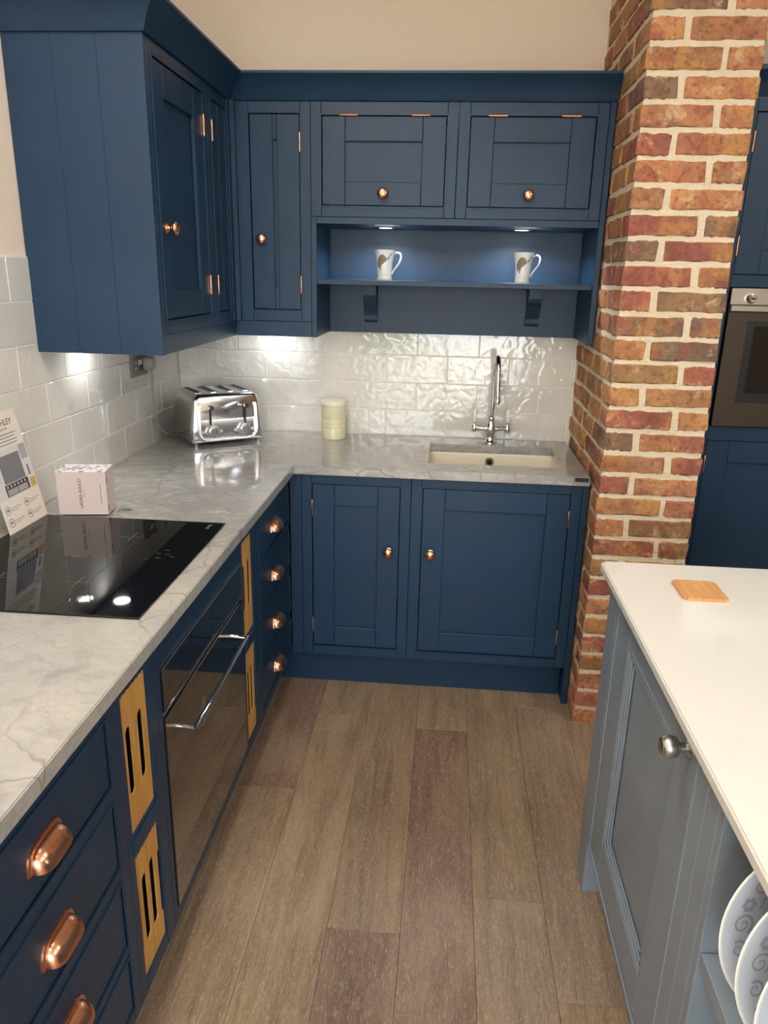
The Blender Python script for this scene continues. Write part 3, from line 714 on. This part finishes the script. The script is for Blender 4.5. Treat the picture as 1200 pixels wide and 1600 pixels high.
MB().box(-.2815, .2815, -.030, -.0005, .390, .412, .003).build('handle', 'steel', t)
MB().box(-.215, .215, -.0168, -.0158, .085, .360).build('window', 'black', dr)
MB().box(-.190, .19, -.0174, -.0166, .118, .345).build('inner_pane', 'black_glass', dr)

# ------------------------------------------------------------------ island
IX = .944; RI = -PI/2
def isl(y): return (IX, y, .155)
t = cabinet('island_cabinet', 'grey-blue island cabinet with one panelled door', isl(-.9035), RI, .652, .7295, .62, st=.026, stR=.054, rt=.0215, rb=.014, mat='grey')
MB().box(.653, .7, .0, .62, 0, .7295, .0016).build('side_post', 'grey_v', t)
d = door(t, .026, .598, .014, .708, st=.103, rt=.066, rb=.098, mat='grey')
mo = MB(); a0, a1, b0, b1 = .1312, .4928, .1142, .6398
for q, y in ((0, .0025), (.012, .005), (.024, .0075)):
    for (p0, p1, q0, q1) in ((a0+q, a0+q+.010, b0+q, b1-q), (a1-q-.010, a1-q, b0+q, b1-q), (a0+q, a1-q, b0+q, b0+q+.010), (a0+q, a1-q, b1-q-.010, b1-q)):
        mo.box(p0, p1, y, .012, q0, q1, .002)
mo.build('moulding', 'grey_v', d)
kn = MB().lathe([(0, 0), (.0165, 0), (.0165, .0025), (.012, .005), (.0085, .009), (.0085, .016), (.0115, .019), (.0165, .022), (.0185, .029), (.0185, .036), (.0165, .043), (.0135, .0455), (.0135, .047), (.011, .048), (0, .0475)], ax='-y', n=28).mesh('knob', 'steel', angle=40)
link('knob', kn, d, (.555, .0015, .678))
MB().box(-.082, -.001, 0, .10, -.155, .7295, .0012).build('corner_post', 'grey_v', t)
MB().box(-.082, -.001, .101, .62, -.155, .7295).build('end_panel', 'grey_v', t)
MB().box(-.001, .7, .07, .088, -.155, -.001).build('plinth', 'grey_v', t)
MB().box(-.0815, 1.6515, .625, .836, -.155, .7293, .002).build('rear_block', 'grey_v', t)
t = thing('plate_rack_cabinet', 'grey-blue open island cabinet holding upright plates', 'cabinet', (IX, -1.6045, .155), RI); RW = .95
MB().box(0, .020, 0, .62, 0, .7295, .001).build('side_panel', 'grey_v', t)
MB().box(RW-.02, RW, 0, .62, 0, .7295, .001).build('side_panel', 'grey_v', t)
MB().box(.0205, RW-.0205, .40, .41, 0, .7295).build('back_panel', 'grey_v', t)
MB().box(.0205, RW-.0205, .002, .3995, .405, .434, .0015).build('shelf_board', 'grey_v', t)
MB().box(.0205, RW-.0205, .002, .3995, 0, .018, .001).build('bottom_board', 'grey_v', t)
MB().box(0, RW, .07, .088, -.155, -.001).build('plinth', 'grey_v', t)
rk = MB().box(.03, .62, .055, .070, .4345, .4455, .001).box(.03, .62, .150, .165, .4345, .4455, .001); rk.build('rack_rail', 'grey_v', t)
bm = bmesh.new(); bmesh.ops.create_cube(bm, size=1)
for p in bm.verts: p.co = Vector((1.36+p.co.x*.89, -1.706+p.co.y*1.80, .895+p.co.z*.020))
vert = [e for e in bm.edges if abs((e.verts[0].co-e.verts[1].co).z) > .01]; bmesh.ops.bevel(bm, geom=vert, offset=.008, segments=4, affect='EDGES')
ed = [e for e in bm.edges if len(e.link_faces) == 2 and e.calc_face_angle(0) > 1]; bmesh.ops.bevel(bm, geom=ed, offset=.003, segments=2, affect='EDGES')
q = MB().bm(bm); q.sm = True
tag(q.build('island_worktop', 'quartz', angle=30), 'thin white quartz top of the island', 'worktop')
# plates in the rack
def plate_parts():
    R_ = .135
    body = MB().lathe([(0, -.004), (.055, -.004), (.072, -.0035), (.085, 0), (.110, .005), (R_-.002, .009), (R_, .0105), (R_-.001, .012), (.110, .0085), (.086, .004), (.074, .0005), (.055, -.001), (0, -.001)], ax='-y', n=64).mesh('plate_body', 'plate_glaze', angle=60)
    rim = MB().lathe([(R_-.0012, .0092), (R_+.0006, .0106), (R_-.0008, .0124), (R_-.0034, .0120)], ax='-y', n=64, cap=False).mesh('rim', 'porcelain')
    pr = MB()
    def surf(u, v):
        r = math.hypot(u, v); k = .0005 if r < .074 else .0005+(r-.074)/.012*.0035 if r < .086 else .004+(r-.086)/.024*.0045 if r < .11 else .0085+(r-.11)/.024*.0035
        return (u, -k-.0009, v)
    def ribbon(pts, wds):
        vs = []; fs = []
        for i, (u, v) in enumerate(pts):
            a = pts[max(i-1, 0)]; b = pts[min(i+1, len(pts)-1)]; dx, dy = b[0]-a[0], b[1]-a[1]; L = math.hypot(dx, dy) or 1; nx, ny = -dy/L, dx/L; w_ = wds[i] if isinstance(wds, list) else wds
            vs += [surf(u+nx*w_, v+ny*w_), surf(u-nx*w_, v-ny*w_)]
        for i in range(len(pts)-1): fs.append((2*i, 2*i+1, 2*i+3, 2*i+2))
        pr.add(vs, fs)
    def spiral(cu, cv, r0, a0, turns, sg, wd):
        n = 34; P = []
        for k in range(n+1):
            f = k/n; r = r0*(1-f)**.8+.0012; a = a0+sg*turns*2*PI*f; P.append((cu+r*math.cos(a), cv+r*math.sin(a)))
        ribbon(P, [wd*(1-.6*k/n) for k in range(n+1)])
    for q in range(7):
        th = q*2*PI/7+.3; c, s_ = math.cos(th), math.sin(th)
        spiral(.104*c, .104*s_, .015, th+2.2, 1.6, 1, .0021); th2 = th+.34
        spiral(.108*math.cos(th2), .108*math.sin(th2), .011, th2-1.2, 1.4, -1, .0017)
        th3 = th+.62
        for k in range(6):
            a = k*PI/3; cu, cv = .106*math.cos(th3)+.0075*math.cos(a), .106*math.sin(th3)+.0075*math.sin(a)
            ring = [(cu+.0042*math.cos(b), cv+.0042*math.sin(b)) for b in [2*PI*i/8 for i in range(8)]]
            pr.add([surf(*x) for x in ring], [tuple(range(8))])
        ribbon([(.088*math.cos(th+.12*k), .088*math.sin(th+.12*k)+.004*math.sin(2.2*k)) for k in range(6)], .0013)
    return body, rim, pr.mesh('scroll_print', 'plate_print', fix=False)
PB, PR_, PP = plate_parts()
tl, psi = math.radians(8.2), math.radians(8.7)
for yb, lab in ((-1.727, 'rearmost'), (-1.786, 'middle'), (-1.846, 'frontmost')):
    t = thing('plate', lab+' of the pale blue scroll-patterned plates in the island rack', 'plate', (1.048, yb, .600), 0, 'plates in the island rack')
    t.rotation_mode = 'XYZ'; t.rotation_euler = (-tl, 0, psi)
    for nm, me in (('plate_body', PB), ('rim', PR_), ('scroll_print', PP)): link(nm, me, t, (0, 0, .1358))
# coaster
t = MB(); bm = bmesh.new(); bmesh.ops.create_cube(bm, size=1)
for p in bm.verts: p.co = Vector((p.co.x*.094, p.co.y*.103, .0035+p.co.z*.007))
bmesh.ops.bevel(bm, geom=[e for e in bm.edges if abs((e.verts[0].co-e.verts[1].co).z) > .005], offset=.007, segments=4, affect='EDGES')
tag(t.bm(bm).build('coaster', 'coaster_wood', loc=(1.0975, -.973, H+.0002)), 'square light wooden coaster on the white island top', 'coaster')

# ------------------------------------------------------------------ toaster
ang = math.radians(36.2)
t = thing('toaster', 'chrome four-slot toaster in the corner of the marble worktop', 'toaster', (-.3245-.591*.0, .3015, H), ang)
TW, TD, TH = .148, .252, .198
def tprof(k):                                       # front view outline, k shrinks it
    P = [(-TW+.004+k, .018+k*.5), (-TW+k, .026), (-TW+.002+k, .07), (-TW+.009+k, .13)]
    for a in range(0, 7): th = PI-PI/2*a/6*.93; P.append((-TW+.046+(.034-k)*math.cos(th), TH-.036+(.036-k)*math.sin(th)))
    return P+[(-x, z) for x, z in P[::-1]]
def extr(mb, secs):
    """secs: list of (y, outline)"""
    n = len(secs[0][1]); vs = []; fs = []
    for y, P in secs: vs += [(x, y, z) for x, z in P]
    for i in range(len(secs)-1): fs += [(i*n+k, i*n+(k+1) % n, (i+1)*n+(k+1) % n, (i+1)*n+k) for k in range(n)]
    fs += [tuple(range(n)), tuple((len(secs)-1)*n+k for k in range(n))[::-1]]
    mb.sm = True; return mb.add(vs, fs)
extr(MB(), [(-.002, tprof(.012)), (.003, tprof(.005)), (.010, tprof(.001)), (.020, tprof(0)), (TD-.03, tprof(0)), (TD-.012, tprof(.002)), (TD, tprof(.014))]).build('body', 'toaster_steel', t, angle=40)
MB().box(-TW+.001, TW-.001, -.001, TD-.002, .012, .0215, .003).build('base', 'steel', t)
fp = [(x, z) for x, z in rrect(-.1095, .1095, .0265, .1675, .028, 6)]
fpo = MB().plate(fp, [], lambda u, v, d: (u, d+(v-.024)*.105-.003, v), -.007, .004).build('front_panel', 'chrome', t)
MB().plate(rrect(-.121, .121, .0225, .179, .036, 6), [rrect(-.110, .110, .026, .168, .028, 6)], lambda u, v, d: (u, d+(v-.024)*.105-.003, v), -.013, .004).build('panel_frame', 'toaster_steel', t)
for x in (-.096, -.034, .034, .096):
    s = MB().plate(rrect(x-.0125, x+.0125, .045, .215, .006, 4), [], lambda u, v, d: (u, v, d), TH-.004, TH+.0012).build('slot', 'black', t)
    MB().plate(rrect(x-.016, x+.016, .041, .219, .008, 4), [rrect(x-.0125, x+.0125, .045, .215, .006, 4)], lambda u, v, d: (u, v, d), TH-.003, TH+.0022).build('slot_rim', 'toaster_steel', t)
for x in (-.070, .070):
    MB().box(x-.0035, x+.0035, -.0078, .006, .075, .152).build('lever_slit', 'black', t)
    lv = MB().box(x-.004, x+.004, -.020, -.0078, .147, .153, .001).build('lever', 'chrome', t)
    MB().lathe([(0, .010), (.0085, .010), (.0095, .006), (.0095, 0), (0, 0)], (x, -.0195, .150), '-y', 18).build('lever_knob', 'chrome', lv)
    dl = MB().lathe([(0, .0175), (.0165, .0175), (.0180, .0165), (.0180, .012), (.0245, .0115), (.0265, .0095), (.027, 0)], (x+.006*(1 if x < 0 else -1), -.007, .058), '-y', 28).build('dial', 'steel', t)
    MB().lathe([(0, .0179), (.012, .0179), (.012, .0174)], (x+.006*(1 if x < 0 else -1), -.007, .058), '-y', 20).build('dial_face', 'dark_steel', dl)
for x in (-.100, -.030, .030, .100):
    MB().lathe([(0, .004), (.0062, .004), (.0068, .0025), (.0068, 0)], (x, -.007, .055), '-y', 16).build('button', 'steel', t)
ar = MB(); P = [(.040*math.cos(PI*k/10), .0245+.022*math.sin(PI*k/10)) for k in range(11)]; ar.plate(P, [], lambda u, v, d: (u, d, v), -.0085, -.006); ar.build('crumb_arch', 'dark_steel', t)
for x in (-.128, .128):
    for y in (.006, TD-.03): MB().lathe([(0, 0), (.009, 0), (.011, .0125), (0, .0125)], (x, y, 0), 'z', 14).build('foot', 'steel', t)
# cord and plug in world space, as parts of the toaster
inv = (Matrix.Translation((-.3245, .3015, H)) @ Matrix.Rotation(ang, 4, 'Z')).inverted()
cp = [(-.578, .205, 1.196), (-.578, .207, 1.165), (-.583, .213, 1.12), (-.588, .225, 1.06), (-.590, .250, 1.00), (-.588, .295, .95), (-.575, .352, .918), (-.550, .40, .9095), (-.53, .43, .9095), (-.508, .442, .915)]
def smooth(P, it=2):
    for _ in range(it): P = [P[0]]+[tuple(a*w1+b*(1-w1) for a, b in zip(p, q)) for p, q in zip(P, P[1:]) for w1 in (.75, .25)]+[P[-1]]
    return P
cord = MB().tube([inv @ Vector(p) for p in smooth(cp)], .0043, 10).build('power_cord', 'plug_grey', t)
pl = MB(); pl.sm = True
n = 16
for z_, sx, sy in ((0, 0, 0),): pass
secs = [(-.602, .021, .024), (-.596, .0235, .0265), (-.578, .0225, .026), (-.566, .017, .020)]; vs = []; fs = []
for x, hy, hz_ in secs:
    for k in range(n):
        a = 2*PI*k/n; c, s_ = math.cos(a), math.sin(a); e = .55
        vs.append(inv @ Vector((x, .206+hy*math.copysign(abs(c)**e, c), 1.222+hz_*math.copysign(abs(s_)**e, s_))))
for i in range(3): fs += [(i*n+k, i*n+(k+1) % n, (i+1)*n+(k+1) % n, (i+1)*n+k) for k in range(n)]
fs += [tuple(range(n)), tuple(3*n+k for k in range(n))]
pl.add(vs, fs).build('plug', 'plug_grey', cord, angle=40)
# socket
t = thing('wall_socket', 'grey metal double socket on the tiles under the left wall cabinets', 'socket', (XL+.0002, .170, 1.222), RL)
MB().box(-.073, .073, -.006, 0, -.043, .043, .0015).build('plate', 'socket_metal', t)
for x in (-.036,):
    s = MB().box(x-.017, x+.017, -.0068, -.0058, -.026, .020, .0006).build('outlet', 'socket_metal', t)
    MB().box(x-.0025, x+.0025, -.0074, -.0066, .004, .014).box(x-.012, x-.005, -.0074, -.0066, -.014, -.0105).box(x+.005, x+.012, -.0074, -.0066, -.014, -.0105).build('pin_hole', 'socket_white', s)
for x in (-.008, .008): MB().box(x-.005, x+.005, -.0095, -.0058, -.002, .016, .001).build('switch', 'socket_white', t)

# ------------------------------------------------------------------ canister
t = thing('canister', 'cream ceramic canister with a flat lid on the worktop', 'canister', (.067, .485, H))
MB().lathe([(0, 0), (.047, 0), (.0495, .004), (.0498, .045), (.0492, .047), (.0498, .049), (.0498, .062), (.0492, .064), (.0498, .066), (.0498, .080), (.0492, .082), (.0498, .084), (.0498, .136), (.0475, .139), (0, .139)], n=48).build('body', 'cream_glaze', t, angle=30)
MB().lathe([(.0475, .1395), (.0515, .1395), (.0525, .142), (.0525, .153), (.0505, .157), (.040, .1585), (0, .1590)], n=48).build('lid', 'cream_lid', t, angle=30)

# ------------------------------------------------------------------ mugs
def mug_parts():
    pr = [(0, 0), (.0275, 0), (.0285, .002), (.0283, .008), (.0270, .010), (.0280, .030), (.0305, .060), (.0345, .085), (.0400, .1055), (.0405, .107), (.0395, .107), (.033, .085), (.029, .060), (.0262, .02), (.024, .008), (0, .006)]
    body = MB().lathe(pr, n=40).mesh('mug_body', 'porcelain', angle=60)
    hd_ = MB().tube(smooth([(.034, 0, .093), (.046, 0, .099), (.060, 0, .094), (.062, 0, .078), (.054, 0, .060), (.041, 0, .044), (.034, 0, .034), (.0285, 0, .022)], 2), .0036, 10).mesh('handle', 'porcelain')
    def rad(z):
        for (r0, z0), (r1, z1) in zip(pr[2:9], pr[3:10]):
            if z0 <= z <= z1: return r0+(r1-r0)*(z-z0)/(z1-z0)
        return .0405
    def dec(shapes, name, mat, off):
        mb = MB()
        for P in shapes:
            mb.add([((rad(z)+off)*math.sin(a), -(rad(z)+off)*math.cos(a), z) for a, z in P], [tuple(range(len(P)))])
        return mb.mesh(name, mat, fix=False)
    body_fan = []; N = 14                             # plump bird body as a fan of slim quads
    for k in range(N):
        a0, a1 = -.95+1.25*k/N, -.95+1.25*(k+1)/N; f = lambda a: (a+.95)/1.25
        lo = lambda a: .040+.030*f(a)**1.2; hi = lambda a: .054+.036*math.sin(PI*min(1, f(a)*.72+.10))
        body_fan.append([(a0, lo(a0)), (a1, lo(a1)), (a1, max(hi(a1), lo(a1)+.004)), (a0, max(hi(a0), lo(a0)+.004))])
    neck = [[(.36, .070), (.50, .075), (.50, .081), (.36, .080)], [(.50, .075), (.62, .083), (.60, .088), (.50, .081)], [(.60, .084), (.76, .088), (.70, .094), (.60, .091)]]
    wing = [[(-.90+.14*k, .046+.003*k), (-.82+.14*k, .046+.003*k), (-.70+.14*k, .072), (-.78+.14*k, .074)] for k in range(6)]
    tail = [[(-.62, .036), (-.50, .033), (-.40, .050), (-.55, .052)]]
    grass = [[(-.7+.11*k, .014), (-.67+.11*k, .014), (-.685+.11*k+.02*math.sin(k*2.1), .024+.012*abs(math.sin(k*1.7)))] for k in range(13)]
    return [('mug_body', body), ('handle', hd_), ('bird_print', dec(body_fan, 'bird_print', 'mug_feather', .00030)), ('wing_print', dec(wing+neck+tail, 'wing_print', 'mug_brown', .00045)), ('grass_print', dec(grass, 'grass_print', 'mug_grass', .0003))]
MP = mug_parts()
for x, lab in ((.2725, 'flared white mug with a bird print, left one on the blue shelf'), (.7855, 'flared white mug with a bird print, nearer the brick pillar')):
    t = thing('mug', lab, 'mug', (x, .40, 1.5362), 0.05, 'bird mugs on the shelf')
    for nm, me in MP: link(nm, me, t)

# ------------------------------------------------------------------ gift box on the hob edge
ba = math.atan2(.021, .127)
t = thing('gift_box', 'small pink cardboard box with patterned lid beside the hob', 'box', (-.4505, -.6615, H+.0054), ba); bw, bd_, bh = .0655, .080, .120
MB().box(-bw, bw, 0, bd_, 0, bh, .0008).build('carton', 'box_card', t)
MB().box(-bw, bw, -.0004, bd_+.0004, bh, bh+.0022, .0004).build('lid', 'box_pattern', t)
f = MB()
for z in (.018, .095): f.box(bw-.0002, bw+.0012, .004, .009, z-.008, z+.008, .0003)
f.build('tuck_tab', 'print_dark', t)
MV = lambda x, z: Matrix.Translation((x, -.00045, z)) @ Matrix.Rotation(PI/2, 4, 'X') @ Matrix.Rotation(PI/2, 4, 'Z')
lettering('LAURA ASHLEY', .0125, 'print_dark', t, MV(-.004, .062))
lettering('SINCE 1953', .0045, 'print_grey', t, MV(.0065, .060))
MB().box(.0485, .0505, -.0004, .0001, .030, .086).build('small_print', 'print_grey', t)
rb = MB()
P = smooth([(0, 0, .0012), (.012, .006, .006), (.026, .004, .010), (.040, .010, .004), (.030, .018, .0015), (.012, .014, .0012)], 2)
vs = []; fs = []
for k, p in enumerate(P): vs += [(p[0], p[1]-.004, p[2]), (p[0], p[1]+.006, p[2]+.001)]
for k in range(len(P)-1): fs.append((2*k, 2*k+1, 2*k+3, 2*k+2))
rb.add(vs, fs); rb.sm = True
tag(rb.build('ribbon', 'print_grey', loc=(-.385, -.600, H+.0005), fix=False), 'small crumpled grey ribbon beside the pink box', 'ribbon')

# ------------------------------------------------------------------ leaflet leaning on the wall
#   local: x = along the card (world +y), z = up the card, -y = card face
tilt = math.atan2(.062, .299)
t = thing('leaflet', 'cream printed leaflet card leaning on the tiles behind the hob', 'leaflet', (-.5505, -.761, H+.0052), RL); t.rotation_euler = (-tilt, 0, RL)
cw, ch = .091, .297
MB().box(-cw, cw, 0, .0012, 0, ch).build('card', 'card_paper', t)
pz0, pz1 = .085, .205
ph = MB().box(-cw+.001, cw-.004, -.0003, .0002, pz0, pz1).build('photo', 'photo_light', t)
MB().box(-.045, .050, -.0005, -.0001, .120, .190).build('photo_hood', 'photo_grey', ph)
MB().box(-.050, .055, -.0006, -.0001, .088, .118).build('photo_cooker', 'photo_dark', ph)
for k in range(6): MB().lathe([(0, .0010), (.0030, .0010), (.0030, .0006)], (-.040+.016*k, 0, .112), '-y', 10).build('photo_dial', 'photo_light', ph)
for x0 in (-.045, .002): MB().box(x0, x0+.044, -.0008, -.0004, .090, .105).build('photo_door', 'photo_mid', ph)
MB().box(.062, .0865, -.0006, -.0001, .088, .112).build('photo_board', 'photo_wood', ph)
MB().box(.058, .0865, -.0006, -.0001, .116, .1195).build('photo_ledge', 'card_paper', ph)
MB().box(.056, .0865, -.0005, -.0001, .165, .2045).build('photo_cupboard', 'photo_mid', ph)
MB().box(.066, .074, -.0006, -.0001, .1195, .148).build('photo_vase', 'photo_grey', ph)
MT = lambda x, z: Matrix.Translation((x, -.0004, z)) @ Matrix.Rotation(PI/2, 4, 'X')
lettering('LAURA ASHLEY', .022, 'print_dark', t, MT(-.012, .268))
lettering('THE KITCHEN COLLECTION', .0075, 'print_grey', t, MT(-.012, .252))
for k in range(4): MB().box(-.08, .066-.006*(k % 2), -.0004, .0001, .238-.0085*k, .2405-.0085*k).build('small_print', 'print_grey', t)
for x in (-.068, .018):
    for z in (.058, .026):
        MB().lathe([(.0098, 0), (.0098, .0005), (.0110, .0005), (.0110, 0)], (x, 0, z), '-y', 24, cap=False).build('icon_ring', 'print_dark', t)
        MB().box(x-.005, x+.005, -.0004, .0001, z-.003, z+.004).build('icon', 'print_grey', t)
        for q in (0, .006): MB().box(x+.015, x+.058-q*2, -.0004, .0001, z+.001-q, z+.0025-q).build('small_print', 'print_grey', t)
